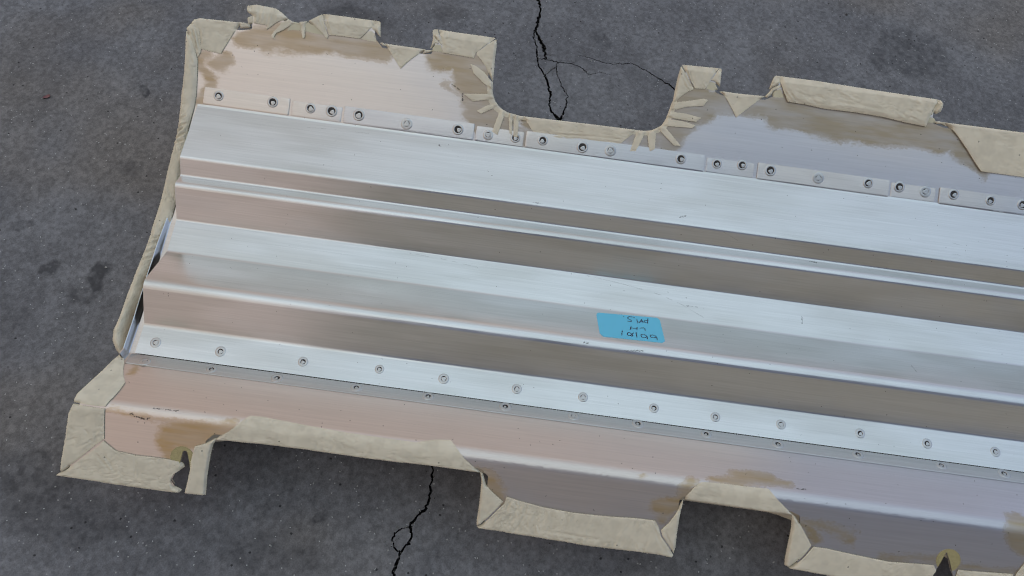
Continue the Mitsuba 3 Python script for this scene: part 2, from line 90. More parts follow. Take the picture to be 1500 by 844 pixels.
{"k":"leather_strip","p":[[119.5,268.23],[123.73,267.31],[128.57,265.59],[129.3,275.57],[130.15,286.27],[124.84,289.86],[121.76,278.73]],"th":1.2,"puff":0.25,"roll":2.2,"wr":[0.12,0.16,0],"lift":0},
{"k":"leather_strip","p":[[129.79,263.99],[132.43,262.2],[134.97,259.71],[144.99,268.45],[156.77,279.13],[149.58,279.72],[139.7,272.03]],"th":1.2,"puff":0.25,"roll":2.2,"wr":[0.12,0.16,0],"lift":0},
{"k":"leather_strip","p":[[134.42,260.86],[136.8,257.32],[139.08,253.07],[155.12,253.46],[169.3,255.89],[165.44,259.27],[148.84,260.03]],"th":1.2,"puff":0.25,"roll":2.2,"wr":[0.12,0.16,0],"lift":0},
{"k":"leather_strip","p":[[137.39,251.5],[138.4,248.49],[139.72,245.1],[157.53,245.25],[173.83,247.39],[168.77,252.37],[154.91,252.05]],"th":1.2,"puff":0.25,"roll":2.2,"wr":[0.12,0.16,0],"lift":0},
{"k":"leather_strip","p":[[140.38,244.65],[141.53,240.2],[142.63,235.4],[159.09,231.44],[172.99,227.46],[178.13,227.85],[174.11,234.82],[156.48,238.23]],"th":1.2,"puff":0.25,"roll":2.2,"wr":[0.12,0.16,0],"lift":0},
{"k":"edge_roll","p":[[-48.91,238.17],[-47.97,248.05],[-46.7,252.18],[-44.17,257.57],[-39.49,262.69],[-35.09,265.7],[-28.95,268.12],[-15.61,269.94],[55.54,268.79],[108.63,268.59],[118.02,268.07],[124.34,266.51],[129.68,263.29],[134.26,259.81],[138.11,251.4],[139.71,242.59],[141.66,233.74],[146.29,233.13],[145.0,244.04],[142.8,253.65],[139.06,262.76],[131.84,268.04],[125.06,271.45],[118.74,273.01],[109.35,273.53],[56.24,273.73],[-14.95,274.88],[-30.44,273.34],[-38.82,270.5],[-45.2,266.32],[-50.41,259.83],[-53.68,248.81],[-53.9,238.83]],"th":0.5,"puff":0,"roll":2.2,"wr":[0.12,0.16,0],"lift":0,"label":"leather wrapped round the edge of the wide notch"},
{"k":"leather_scrap","p":[[-322.41,212.25],[-315.91,212.1],[-310.01,213.1],[-309.62,216.6],[-319.58,218.26]],"th":0.8,"puff":0.1,"roll":1.4,"wr":[0.12,0.16,0],"lift":0},
{"k":"leather_flap","p":[[146.04,195.04],[149.23,194.62],[166.5,194.12],[185.2,193.43],[183.44,196.15],[179.43,203.08],[177.23,207.64],[175.24,213.6],[172.88,217.12],[162.88,218.09],[157.57,211.66],[151.14,202.54]],"th":1.3,"puff":0.7,"roll":2.6,"wr":[0.2,0.25,70],"lift":0,"cr":[[[148.88,197.15],[158.09,215.15],0.9,0.9],[[152.64,198.07],[162.67,216.69],0.6,0.8],[[155.79,199.79],[165.51,216.31],0.35,0.8]],"label":"small folded leather flap right of the wide notch"},
{"k":"leather_flap","p":[[145.48,196.17],[149.51,201.33],[156.15,211.84],[161.57,218.97],[156.2,221.82],[149.82,227.66],[144.26,234.12],[142.23,235.1],[142.44,224.35],[143.45,209.24]],"th":1.3,"puff":0.6,"roll":2.4,"wr":[0.12,0.16,0],"lift":0,"cr":[[[148.51,204.31],[158.62,218.65],0.5,0.8],[[147.92,210.08],[154.57,220.61],0.5,0.8],[[151.81,216.69],[156.7,220.33],0.3,0.6]],"label":"pleated leather side of the small flap"},
{"k":"leather_flap","p":[[185.9,193.34],[187.94,194.85],[188.51,203.31],[188.84,212.52],[184.75,209.5],[181.6,207.78],[177.94,207.55],[181.35,201.4],[184.15,196.06]],"th":1.6,"puff":0.8,"roll":1.6,"wr":[0.12,0.16,0],"lift":0},
{"k":"edge_lining","p":[[174.25,216.59],[177.39,208.69],[183.34,209.68],[187.13,215.6],[181.67,217.75]],"th":0.6,"puff":0,"roll":0.8,"wr":[0.12,0.16,0],"lift":-0.3},
{"k":"leather_flap","p":[[188.82,217.16],[193.08,216.6],[211.21,216.7],[237.85,215.68],[230.75,221.26],[220.09,231.96],[210.07,242.24],[204.46,234.03],[198.08,225.58],[193.56,219.75]],"th":1.3,"puff":0.3,"roll":2.6,"wr":[0.12,0.16,0],"lift":0,"label":"triangular leather flap between the small and the long flap"},
{"k":"leather_scrap","p":[[237.19,216.13],[241.39,210.58],[242.37,207.6],[246.89,204.15],[251.74,202.8],[251.47,205.68],[245.53,209.32],[243.36,213.89],[239.54,217.24]],"th":0.8,"puff":0.3,"roll":1,"wr":[0.12,0.16,0],"lift":0},
{"k":"leather_flap","p":[[240.35,208.58],[241.98,200.53],[243.93,194.58],[245.89,193.25],[248.29,194.71],[250.48,199.41],[248.8,202.48],[243.57,206.02]],"th":1.6,"puff":0.9,"roll":1.5,"wr":[0.12,0.16,0],"lift":0,"cr":[[[243.13,203.22],[248.51,196.11],0.4,0.7]]},
{"k":"edge_lining","p":[[244.67,213.0],[246.24,209.23],[251.58,206.38],[256.57,215.0],[245.93,216.4]],"th":0.6,"puff":0,"roll":0.8,"wr":[0.12,0.16,0],"lift":-0.3},
{"k":"leather_flap","p":[[246.95,193.11],[254.55,193.18],[290.68,193.04],[356.02,194.74],[415.43,195.44],[419.85,195.93],[415.92,202.51],[410.77,214.62],[408.32,225.67],[386.34,224.29],[362.0,221.78],[331.41,220.82],[300.33,221.36],[280.5,219.69],[260.84,219.07],[254.86,208.8],[250.7,200.8]],"th":1.6,"puff":2.2,"roll":3.4,"wr":[0.25,0.12,10],"lift":0.8,"cr":[[[259.01,207.54],[268.37,216.29],0.5,0.8],[[258.14,211.22],[264.22,217.55],0.5,0.8],[[315.5,212.21],[366.61,214.74],0.3,1.5],[[278.93,209.9],[322.82,212.67],0.25,1.5]],"label":"longest rolled leather flap, wrinkled along its length"},
{"k":"leather_flap","p":[[419.85,195.93],[422.74,198.04],[423.24,202.97],[421.96,208.13],[418.08,210.79],[414.88,209.07],[411.48,214.52],[412.99,206.46],[416.27,200.32]],"th":2.2,"puff":1.5,"roll":2.6,"wr":[0.3,0.4,0],"lift":0.6,"cr":[[[414.18,209.16],[419.1,199.95],0.8,0.8]],"label":"coiled end of the longest flap"},
{"k":"edge_lining","p":[[407.83,218.58],[411.6,215.22],[416.68,215.27],[419.65,219.88],[411.15,221.01]],"th":0.7,"puff":0,"roll":0.8,"wr":[0.12,0.16,0],"lift":-0.2},
{"k":"leather_scrap","p":[[417.99,218.67],[422.18,217.76],[428.15,218.75],[431.59,221.88],[425.5,220.18],[419.83,220.93]],"th":0.8,"puff":0.2,"roll":0.9,"wr":[0.12,0.16,0],"lift":0},
{"k":"leather_flap","p":[[425.84,217.99],[439.6,217.95],[468.53,217.7],[511.99,217.67],[700.36,217.79],[709.09,262.02],[520.37,264.02],[473.83,264.08],[466.72,256.73],[454.89,243.18],[443.34,231.07],[433.0,221.69]],"th":1.8,"puff":0.5,"roll":3.2,"wr":[0.1,0.1,10],"lift":0.5,"label":"leather flap with a slanted end at the right of the upper edge"},
{"k":"leather_flap","p":[[-369.11,576.97],[-366.74,579.13],[-362.95,583.63],[-358.62,592.13],[-355.99,599.8],[-350.93,609.84],[-345.64,617.64],[-345.6,622.49],[-345.59,629.22],[-346.83,639.8],[-349.83,648.33],[-359.03,648.94],[-370.25,648.88],[-380.43,648.07],[-380.3,638.11],[-378.32,627.21],[-376.17,615.04],[-374.09,603.58],[-372.42,590.89]],"th":1.3,"puff":0.35,"roll":3,"wr":[0.05,0.1,0],"lift":0,"label":"smooth leather flap at the lower left corner"},
{"k":"leather_flap","p":[[-380.06,649.57],[-368.1,650.14],[-358.72,650.44],[-350.04,650.21],[-349.81,660.7],[-348.68,678.65],[-356.39,685.56],[-369.37,699.1],[-383.05,712.8],[-387.87,716.76],[-387.78,706.9],[-385.3,683.74],[-383.54,659.58]],"th":1.3,"puff":0.4,"roll":2.6,"wr":[0.22,0.18,-35],"lift":0,"label":"square leather flap on the left end of the lip"},
{"k":"leather_flap","p":[[-392.4,720.35],[-389.08,717.58],[-383.6,714.19],[-369.3,700.4],[-356.23,688.14],[-349.2,680.34],[-337.43,688.13],[-319.14,689.82],[-299.74,689.4],[-289.07,689.54],[-279.6,690.5],[-276.3,692.65],[-274.5,695.67],[-278.91,699.56],[-283.07,702.76],[-285.27,707.01],[-285.6,711.0],[-282.77,715.21],[-278.23,716.88],[-275.61,718.16],[-277.91,721.12],[-291.11,721.65],[-318.22,721.82],[-354.22,720.93],[-383.9,720.15]],"th":1.3,"puff":0.5,"roll":2.8,"wr":[0.16,0.16,-20],"lift":0,"cr":[[[-355.99,692.02],[-342.49,707.13],0.35,1],[[-348.53,690.98],[-336.08,708.86],0.3,1],[[-319.07,690.79],[-317.75,719.45],0.25,0.6]],"label":"leather flap along the bottom of the left tab with a scalloped end"},
{"k":"leather_strip","p":[[-265.85,673.94],[-257.37,670.5],[-252.64,667.25],[-249.09,664.81],[-247.78,665.6],[-250.47,670.83],[-251.7,678.8],[-252.73,689.36],[-253.55,702.57],[-253.41,719.99],[-262.81,720.65],[-272.9,720.75],[-271.18,710.29],[-269.27,694.29],[-267.17,680.95]],"th":1.3,"puff":0.5,"roll":2.6,"wr":[0.08,0.1,80],"lift":0,"cr":[[[-263.25,675.21],[-260.79,690.49],0.3,0.8],[[-259.59,674.05],[-254.85,686.4],0.25,0.8]],"label":"upright leather strip at the right side of the left tab"},
{"k":"leather_flap","p":[[-249.58,666.5],[-245.55,662.38],[-236.73,655.99],[-228.46,647.95],[-220.52,638.93],[-209.48,638.15],[-199.8,638.99],[-167.81,641.21],[-132.94,643.07],[-98.49,643.49],[-67.83,643.78],[-49.45,637.58],[-37.08,636.14],[-31.08,643.17],[-22.4,651.43],[-14.18,657.37],[-4.63,663.83],[-14.6,663.93],[-43.36,663.39],[-108.71,664.72],[-164.31,664.03],[-195.49,664.16],[-230.94,665.52]],"th":1.3,"puff":0.4,"roll":2.6,"wr":[0.1,0.07,7],"lift":0,"cr":[[[-209.91,647.34],[-154.1,646.08],0.25,1.5]],"label":"leather wrapped over the lip between the left and the middle tab"},
{"k":"leather_flap","p":[[-6.67,662.49],[-4.02,663.75],[0.45,674.21],[8.81,680.89],[17.77,687.18],[11.97,695.56],[5.57,704.38],[0.31,712.41],[-3.24,714.23],[-3.81,709.67],[-3.48,692.47],[-4.26,671.6]],"th":1.3,"puff":0.4,"roll":2.4,"wr":[0.12,0.2,-60],"lift":0,"label":"leather triangle on the left side of the middle tab"},
{"k":"leather_flap","p":[[-3.16,714.88],[0.47,713.71],[6.36,705.59],[13.29,696.03],[19.22,688.62],[20.21,681.91],[31.79,684.22],[54.13,687.33],[81.28,688.77],[101.27,688.26],[117.46,687.63],[138.52,685.98],[156.64,685.73],[160.52,690.46],[164.51,699.82],[172.1,708.04],[179.31,717.67],[177.82,720.22],[167.55,719.01],[131.02,719.18],[94.48,719.36],[48.89,717.83],[2.13,716.79],[-1.67,716.66]],"th":1.3,"puff":0.5,"roll":3,"wr":[0.24,0.22,-75],"lift":0,"cr":[[[157.66,688.22],[172.82,708.6],0.5,0.9],[[155.61,691.15],[169.03,712.46],0.3,0.9],[[54.04,709.46],[110.85,710.72],0.35,1.2],[[20.09,690.47],[5.17,711.06],0.3,0.8]],"label":"wrinkled leather flap along the bottom of the middle tab"},
{"k":"leather_flap","p":[[179.75,662.13],[179.87,666.69],[178.99,680.6],[179.25,697.73],[179.9,709.59],[178.99,715.71],[173.33,707.86],[165.74,699.64],[163.59,693.99],[169.82,685.85],[174.6,676.62],[178.44,665.59]],"th":1.3,"puff":0.5,"roll":2.4,"wr":[0.12,0.16,0],"lift":0,"cr":[[[166.76,694.2],[176.82,710.03],0.3,0.8]],"label":"leather triangle on the right side of the middle tab"},
{"k":"leather_flap","p":[[180.52,663.0],[181.57,657.96],[186.61,650.2],[193.17,644.74],[213.81,643.49],[232.55,643.48],[254.48,642.68],[262.61,650.6],[271.15,657.13],[280.5,664.0],[253.7,664.17],[224.3,663.72],[200.55,663.46]],"th":1.3,"puff":0.4,"roll":2.6,"wr":[0.06,0.1,8],"lift":0,"label":"leather wrapped over the lip between the middle and the right tab"},
{"k":"leather_flap","p":[[279.16,663.53],[281.89,664.79],[288.27,672.43],[294.91,681.38],[300.84,689.8],[296.26,699.08],[290.33,707.91],[285.14,713.99],[281.1,712.56],[280.43,705.32],[280.93,676.76]],"th":1.3,"puff":0.4,"roll":2.4,"wr":[0.12,0.2,-60],"lift":0,"label":"leather triangle on the left side of the right tab"},
{"k":"leather_flap","p":[[285.37,715.29],[291.18,709.12],[297.11,700.29],[302.85,690.51],[314.76,690.48],[340.28,692.83],[373.35,695.12],[399.97,693.33],[413.65,692.72],[417.21,697.87],[414.96,702.2],[417.86,707.13],[424.16,710.25],[420.2,715.5],[363.78,716.85],[324.81,717.37]],"th":1.3,"puff":0.5,"roll":3,"wr":[0.1,0.12,-50],"lift":0,"label":"leather flap along the bottom of the right tab"},
{"k":"leather_flap","p":[[436.45,693.8],[447.08,693.62],[486.65,690.99],[484.62,698.95],[488.82,712.42],[464.1,714.6],[435.9,715.28],[435.3,703.31]],"th":1.3,"puff":0.5,"roll":3,"wr":[0.12,0.16,0],"lift":0},
{"k":"leather_flap","p":[[489.01,690.32],[492.78,681.8],[498.39,670.41],[529.08,668.03],[535.67,697.01],[490.51,711.5],[486.73,699.98]],"th":1.3,"puff":0.5,"roll":3,"wr":[0.12,0.16,0],"lift":0}]



def bsdf(key, d):
    scene[key] = d
    return key


def add(key, mesh, m, smooth=False, uv=None, label=None, **more):
    k, n = key, 0
    while k in scene:
        n += 1
        k = '%s_%03d' % (key, n)
    scene[k] = mikit.ply(mesh, m, smooth=smooth, uv=uv)
    if label or more:
        labels[k] = dict(more)
        if label:
            labels[k]['label'] = label
    return k


# ------------------------------------------------------------------ the bent sheet profiles
class Profile:
    def __init__(self, nodes, rads, n=9):
        pts = [np.array(p, float) for p in nodes]
        out = []
        for i, p in enumerate(pts):
            if i in (0, len(pts) - 1) or rads[i] <= 0:
                out.append(p)
                continue
            a, b = pts[i - 1] - p, pts[i + 1] - p
            la, lb = np.linalg.norm(a), np.linalg.norm(b)
            a, b = a / la, b / lb
            th = math.acos(np.clip(a @ b, -1, 1))
            dd = min(rads[i] / math.tan(th / 2), .48 * la, .48 * lb)
            r = dd * math.tan(th / 2)
            c = p + (a + b) / np.linalg.norm(a + b) * (r / math.sin(th / 2))
            s0, s1, tot = p + a * dd - c, p + b * dd - c, math.pi - th
            for k in range(n + 1):
                f = k / n
                out.append(c + (s0 * math.sin((1 - f) * tot) + s1 * math.sin(f * tot)) / math.sin(tot))
        self.p = np.array(out)
        seg = np.diff(self.p, axis=0)
        L = np.linalg.norm(seg, axis=1)
        self.t = np.concatenate([[0], np.cumsum(L)])
        tan = seg / L[:, None]
        vt = np.vstack([tan[:1], tan[:-1] + tan[1:], tan[-1:]])
        vt /= np.linalg.norm(vt, axis=1)[:, None]
        self.nrm = np.stack([vt[:, 1], -vt[:, 0]], 1)

    def at(self, x, t, h):
        """Points in metres at x along the sheet, t down it, h above it (all mm)."""
        x, t, h = np.broadcast_arrays(np.asarray(x, float), t, h)
        y, z = np.interp(t, self.t, self.p[:, 0]), np.interp(t, self.t, self.p[:, 1])
        ny, nz = np.interp(t, self.t, self.nrm[:, 0]), np.interp(t, self.t, self.nrm[:, 1])
        ln = np.hypot(ny, nz)
        return np.stack([x, y + h * ny / ln, z + h * nz / ln], -1) / 1000


SK, CO = Profile(SKIN_NODES, SKIN_RAD), Profile(CORR_NODES, CORR_RAD)


def densify(ring, step):
    out = []
    for a, b in zip(ring[:-1], ring[1:]):
        a, b = np.array(a), np.array(b)
        n = max(1, int(math.ceil(np.linalg.norm(b - a) / step)))
        out += [a + (b - a) * k / n for k in range(n)]
    return np.array(out)


def flat_mesh(poly, bstep, gx, gt_lines, seed=0, ring=0):
    """Triangulates poly in (x, t): returns points, triangles, boundary edges (directed)."""
    rings = [densify(np.array(r.coords), bstep) for r in [poly.exterior, *poly.interiors]]
    B = np.vstack(rings)
    x0, t0, x1, t1 = poly.bounds
    rng = np.random.default_rng(seed)
    gx_ = np.arange(x0 + gx * .3, x1, gx)
    gt_ = gt_lines[(gt_lines > t0) & (gt_lines < t1)]
    X, Y = np.meshgrid(gx_, gt_)
    G = np.stack([X.ravel(), Y.ravel()], 1)
    G[:, 0] += rng.uniform(-.06, .06, len(G)) * gx
    G = G[shapely.contains_xy(poly, G[:, 0], G[:, 1])]
    if len(G):
        G = G[cKDTree(B).query(G)[0] > bstep * .75]
    if ring:
        inner = poly.buffer(-ring, join_style=2)
        inner = [q for g in getattr(inner, 'geoms', [inner]) for q in densify(np.array(g.exterior.coords), bstep)]
        if len(inner):
            inner = np.array(inner)
            if len(G):
                G = G[cKDTree(inner).query(G)[0] > bstep * .5]
            G = np.vstack([inner, G])
    P = np.vstack([B, G])
    tri = Delaunay(P).simplices
    c = P[tri].mean(1)
    tri = tri[shapely.contains_xy(poly, c[:, 0], c[:, 1])]
    a = np.cross(P[tri[:, 1]] - P[tri[:, 0]], P[tri[:, 2]] - P[tri[:, 0]])
    tri = tri[np.abs(a) > 1e-7]
    a = a[np.abs(a) > 1e-7]
    tri[a > 0] = tri[a > 0][:, ::-1]
    e = np.vstack([tri[:, [0, 1]], tri[:, [1, 2]], tri[:, [2, 0]]])
    key = np.sort(e, 1)
    _, inv, cnt = np.unique(key, axis=0, return_inverse=True, return_counts=True)
    return P, tri, e[cnt[inv.ravel()] == 1]


def wall(P, e, top, bottom):
    """A strip of quads from the top points to the bottom points along the boundary edges."""
    ids = np.unique(e)
    m = {v: i for i, v in enumerate(ids)}
    ee = np.array([[m[a], m[b]] for a, b in e])
    n = len(ids)
    v = np.vstack([top[ids], bottom[ids]])
    f = np.vstack([np.stack([ee[:, 1], ee[:, 0], ee[:, 0] + n], 1), np.stack([ee[:, 1], ee[:, 0] + n, ee[:, 1] + n], 1)])
    return v, f


# ------------------------------------------------------------------ materials
def clip01(v):
    return dr.clip(v, 0, 1)


def capsule(x, y, c):
    x0, t0, x1, t1, r = [v / 1000 for v in c]
    dx, dy = x1 - x0, t1 - t0
    L2 = dx * dx + dy * dy + 1e-12
    h = clip01(((x - x0) * dx + (y - t0) * dy) / L2)
    return dr.sqrt(dr.square(x - x0 - h * dx) + dr.square(y - t0 - h * dy)) - r


def glue_mask(uv):
    x, y = uv.x, uv.y
    wx = x + .024 * (fbm(x * 16, y * 50, 3.0, 4) - .5)
    wy = y + .017 * (fbm(x * 22, y * 60, 9.0, 5) - .5)
    d = mi.Float(1.0)
    for c in STAINS:
        d = dr.minimum(d, capsule(wx, wy, c))
    d = d + .0045 * (fbm(x * 420, y * 700, 15.0, 2) - .5)
    body = 1 - smoothstep(-.0055, .0020, d)
    rim = dr.exp(-dr.square((d + .0008) / .0007))
    return body, rim


def streaks(x, y):
    return fbm(x * 14, y * 900, 2.0, 2) * .6 + fbm(x * 45, y * 2600, 5.0, 1) * .4


def marks(uv, segs):
    x = uv.x + .0012 * (noise(uv.x * 700, uv.y * 700, 3.0) - .5)
    y = uv.y + .0012 * (noise(uv.x * 700, uv.y * 700, 6.0) - .5)
    d = mi.Float(1.0)
    for c in segs:
        d = dr.minimum(d, capsule(x, y, c))
    return (1 - smoothstep(-.0001, .0004, d)) * smoothstep(.25, .5, noise(uv.x * 900, uv.y * 900, 9.0))


def skin_color(p, n, uv):
    x, y = uv.x, uv.y
    film = fbm(x * 3.6 + 21.66, y * 7.18 + 48.64, 35.79, 2)  # sheet tone with the pink and lavender reflections put into the base colour
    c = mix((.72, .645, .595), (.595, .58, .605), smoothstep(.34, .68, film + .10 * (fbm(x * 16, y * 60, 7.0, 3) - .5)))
    c = c * (.88 + .14 * streaks(x, y))
    body, rim = glue_mask(uv)
    k = body * (.78 + .9 * (fbm(x * 30, y * 160, 4.0, 4) - .5))
    tint = mix((.70, .60, .43), (.84, .69, .42), smoothstep(.55, .6, y))
    c = c * mix((1, 1, 1), tint, clip01(k))
    c = c * mix((1, 1, 1), (.72, .60, .45), clip01(.35 * rim * smoothstep(.4, .6, fbm(x * 40, y * 40, 21.0, 2))))
    # pen marks and specks of dirt
    c = mix(c, (.05, .045, .045), .85 * marks(uv, MARKS))
    sp = voronoi(x * 160, y * 160)
    c = mix(c, (.12, .10, .09), (1 - smoothstep(.05, .10, sp[0])) * smoothstep(.955, .97, sp[2]))
    return c


def skin_rough(p, n, uv):
    body, _ = glue_mask(uv)
    return .30 + .08 * streaks(uv.x, uv.y) + .16 * body


def metal_color(p, n, uv):
    x, y = uv.x, uv.y
    c = mix((.71, .715, .72), (.63, .63, .62), smoothstep(.35, .75, fbm(x * 9, y * 40, 1.0, 3)))
    c = c * (.86 + .18 * streaks(x, y))
    c = mix(c, (.10, .095, .095), .75 * marks(uv, NICKS))
    d = mi.Float(1.0)
    for q in SCRATCH:
        d = dr.minimum(d, capsule(x, y, q))
    c = mix(c, (.30, .29, .28), .45 * (1 - smoothstep(-.0001, .0003, d)) * smoothstep(.3, .6, noise(x * 160, y * 160, 2.0)))
    sp = voronoi(x * 120 + 9, y * 160)
    c = mix(c, (.10, .09, .09), (1 - smoothstep(.03, .07, sp[0])) * smoothstep(.962, .975, sp[2]))
    return c


def metal_rough(p, n, uv):
    return .13 + .11 * streaks(uv.x, uv.y) + .05 * smoothstep(.48, .66, fbm(uv.x * 22, uv.y * 60, 8.0, 4)) + .025 * smoothstep(.5, .60, fbm(uv.x * 9 + 3, uv.y * 14, 2.0, 4))


def metal_relief(p, n, uv):
    return fbm(uv.x * 25, uv.y * 1500, 1.0, 2) + .5 * fbm(uv.x * 40, uv.y * 90, 3.0, 2)


def principled(key, color, rough, relief=None, depth=1.0, eps=2e-4, **kw):
    d = {'type': 'principled', 'base_color': color, 'roughness': rough, **kw}
    if relief is not None:
        d = {'type': 'bumpmap', 'arbitrary': proc(relief, eps), 'scale': depth, 'bsdf': d}
    return bsdf(key, {'type': 'twosided', 'bsdf': d})


def rgb(*c):
    return {'type': 'rgb', 'value': list(c)}


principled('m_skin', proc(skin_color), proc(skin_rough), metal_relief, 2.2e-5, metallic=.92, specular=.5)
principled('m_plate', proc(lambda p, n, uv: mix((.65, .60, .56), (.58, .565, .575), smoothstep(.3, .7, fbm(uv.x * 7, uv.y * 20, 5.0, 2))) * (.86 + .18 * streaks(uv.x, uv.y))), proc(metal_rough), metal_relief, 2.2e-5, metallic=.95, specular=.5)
principled('m_strip', proc(lambda p, n, uv: mi.Color3f(.56, .56, .555) * (.84 + .22 * streaks(uv.x, uv.y))), .36, metal_relief, 2.2e-5, metallic=.95, specular=.5)
principled('m_metal', proc(metal_color), proc(metal_rough), metal_relief, 2.2e-5, metallic=.95, specular=.5)


def leather_color(p, n, uv):
    x, y = uv.x, uv.y
    c = mix((.77, .70, .55), (.70, .635, .495), smoothstep(.3, .75, fbm(x * 140, y * 140, 2.0, 4)))
    s = voronoi(x * 110, y * 110)
    c = mix(c, (.20, .17, .12), .8 * (1 - smoothstep(.05, .11, s[0])) * smoothstep(.93, .95, s[2]))
    g = smoothstep(.56, .80, fbm(x * 70 + 7, y * 70, 6.0, 5))
    return mix(c, (.50, .46, .36), .22 * g)


def leather_relief(p, n, uv):
    wx = uv.x + .004 * (noise(uv.x * 120, uv.y * 120, 1.0) - .5)
    wy = uv.y + .004 * (noise(uv.x * 120, uv.y * 120, 5.0) - .5)
    a = voronoi(wx * 520, wy * 520)
    r = dr.abs(2 * fbm(wx * 150, wy * 150, 3.0, 3) - 1)
    return .8 * smoothstep(.0, .30, a[1] - a[0]) + 1.3 * smoothstep(0, .16, r) + .8 * fbm(uv.x * 900, uv.y * 900, 7.0, 2)


principled('m_leather', proc(leather_color), .52, leather_relief, 3.2e-4, eps=2e-4, specular=.42)


def suede_color(p, n, uv):
    return mix((.25, .225, .165), (.37, .335, .255), fbm(p.x * 900, p.y * 900, p.z * 900, 2))


principled('m_suede', proc(suede_color), .9, specular=.2)
principled('m_lining', rgb(.62, .57, .42), .8, leather_relief, 2e-4, specular=.2)
principled('m_grime_shade', rgb(.03, .028, .027), .6, specular=.4)  # grime in the rivet sockets, also the painted shadow along the bend
principled('m_pin', rgb(.56, .56, .555), .38, metallic=1.0)
principled('m_card', rgb(.13, .53, .74), .45, specular=.4)
principled('m_ink', rgb(.012, .02, .06), .5, specular=.4)
principled('m_glue', proc(lambda p, n, uv: mix((.46, .40, .20), (.30, .25, .12), fbm(p.x * 700, p.y * 700, p.z * 700, 3))), .5, specular=.4)
principled('m_petal', rgb(.26, .13, .13), .7, specular=.3)

# ------------------------------------------------------------------ the ground: worn concrete with open cracks
GZ = GROUND_Z


def ground_color(p, n, uv):
    x, y = p.x, p.y
    base = mix((.136, .138, .150), (.168, .171, .184), smoothstep(.30, .70, fbm(x * 11, y * 11, 1.0, 4)))
    base = mix(base, (.165, .152, .142), .8 * smoothstep(.45, .85, fbm(x * 6 + 9, y * 6, 4.0, 3)))
    base = base * (.84 + .32 * fbm(x * 60, y * 60, 22.0, 4))
    base = base * (.62 + .76 * fbm(x * 240, y * 240, 2.0, 3))
    base = base * (.86 + .28 * noise(x * 1100, y * 1100, 5.0))
    # oil and dirt that has soaked in
    wx = x + .022 * (fbm(x * 34, y * 34, 7.0, 4) - .5)
    wy = y + .022 * (fbm(x * 34, y * 34, 11.0, 4) - .5)
    m = mi.Float(0)
    for cx, cy, rx, ry, s in GSTAINS:
        d = dr.sqrt(dr.square((wx - cx / 1000) / (rx / 1000)) + dr.square((wy - cy / 1000) / (ry / 1000)))
        m = dr.maximum(m, s * (1 - smoothstep(.65, 1.15, d)))
    m = m * (.55 + .9 * smoothstep(.3, .6, fbm(x * 120, y * 120, 13.0, 3)))
    base = mix(base, (.030, .031, .036), clip01(m))
    # pale and dark aggregate
    a = voronoi(x * 210, y * 210)
    base = mix(base, (.46, .47, .47), (1 - smoothstep(.08, .16, a[0])) * smoothstep(.955, .965, a[2]))
    b = voronoi(x * 95 + 4, y * 95)
    base = mix(base, (.34, .34, .33), .8 * (1 - smoothstep(.05, .10, b[0])) * smoothstep(.93, .945, b[2]))
    c = voronoi(x * 130 + 40, y * 130)
    base = mix(base, (.022, .022, .024), .85 * (1 - smoothstep(.10, .20, c[0])) * smoothstep(.978, .985, c[2]))
    return base


def ground_relief(p, n, uv):
    return fbm(p.x * 420, p.y * 420, 1.0, 3) + .7 * fbm(p.x * 110, p.y * 110, 3.0, 2)


principled('m_ground', proc(ground_color), .78, ground_relief, 7e-4, eps=4e-4, specular=.25)
principled('m_crack', proc(lambda p, n, uv: mix((.012, .012, .013), (.06, .06, .06), smoothstep(.5, .8, fbm(p.x * 500, p.y * 500, p.z * 500, 3)))), .95, specular=.1)


def crack_shape(pts, seed):
    r = random.Random(seed)
    P, W = [], []
    for (x0, y0, w0), (x1, y1, w1) in zip(pts[:-1], pts[1:]):
        L = math.hypot(x1 - x0, y1 - y0)
        n = max(2, int(L / 2.2))
        for k in range(n):
            f = k / n
            P.append((x0 + (x1 - x0) * f + r.gauss(0, .75), y0 + (y1 - y0) * f + r.gauss(0, .75)))
            W.append((w0 + (w1 - w0) * f) * r.uniform(.45, 1.35))
    P.append(pts[-1][:2])
    W.append(pts[-1][2])
    return unary_union([LineString([P[i], P[i + 1]]).buffer(max(.14, .165 * (W[i] + W[i + 1]) * .72), quad_segs=2) for i in range(len(P) - 1)])


cr = [crack_shape([(a[0], a[1], a[2]) for a in c], 20 + i) for i, c in enumerate(CRACK_LINES)]
opening = unary_union(cr).buffer(.05).simplify(.12)
# small steps broken out of the crack's lips
near = shapely.box(-1500, -900, 1500, 1500)
far = shapely.box(-40000, -40000, 40000, 40000)
sheet = near.difference(opening)


def planar(poly, z):
    vs, fs, o = [], [], 0
    for g in getattr(poly, 'geoms', [poly]):
        v, f = trimesh.creation.triangulate_polygon(g, engine='earcut')
        vs.append(np.c_[v, np.full(len(v), z)] / 1000)
        fs.append(np.asarray(f) + o)
        o += len(v)
    v, f = np.vstack(vs), np.vstack(fs)
    a = np.cross(v[f[:, 1]] - v[f[:, 0]], v[f[:, 2]] - v[f[:, 0]])[:, 2]
    f[a < 0] = f[a < 0][:, ::-1]
    return v, f


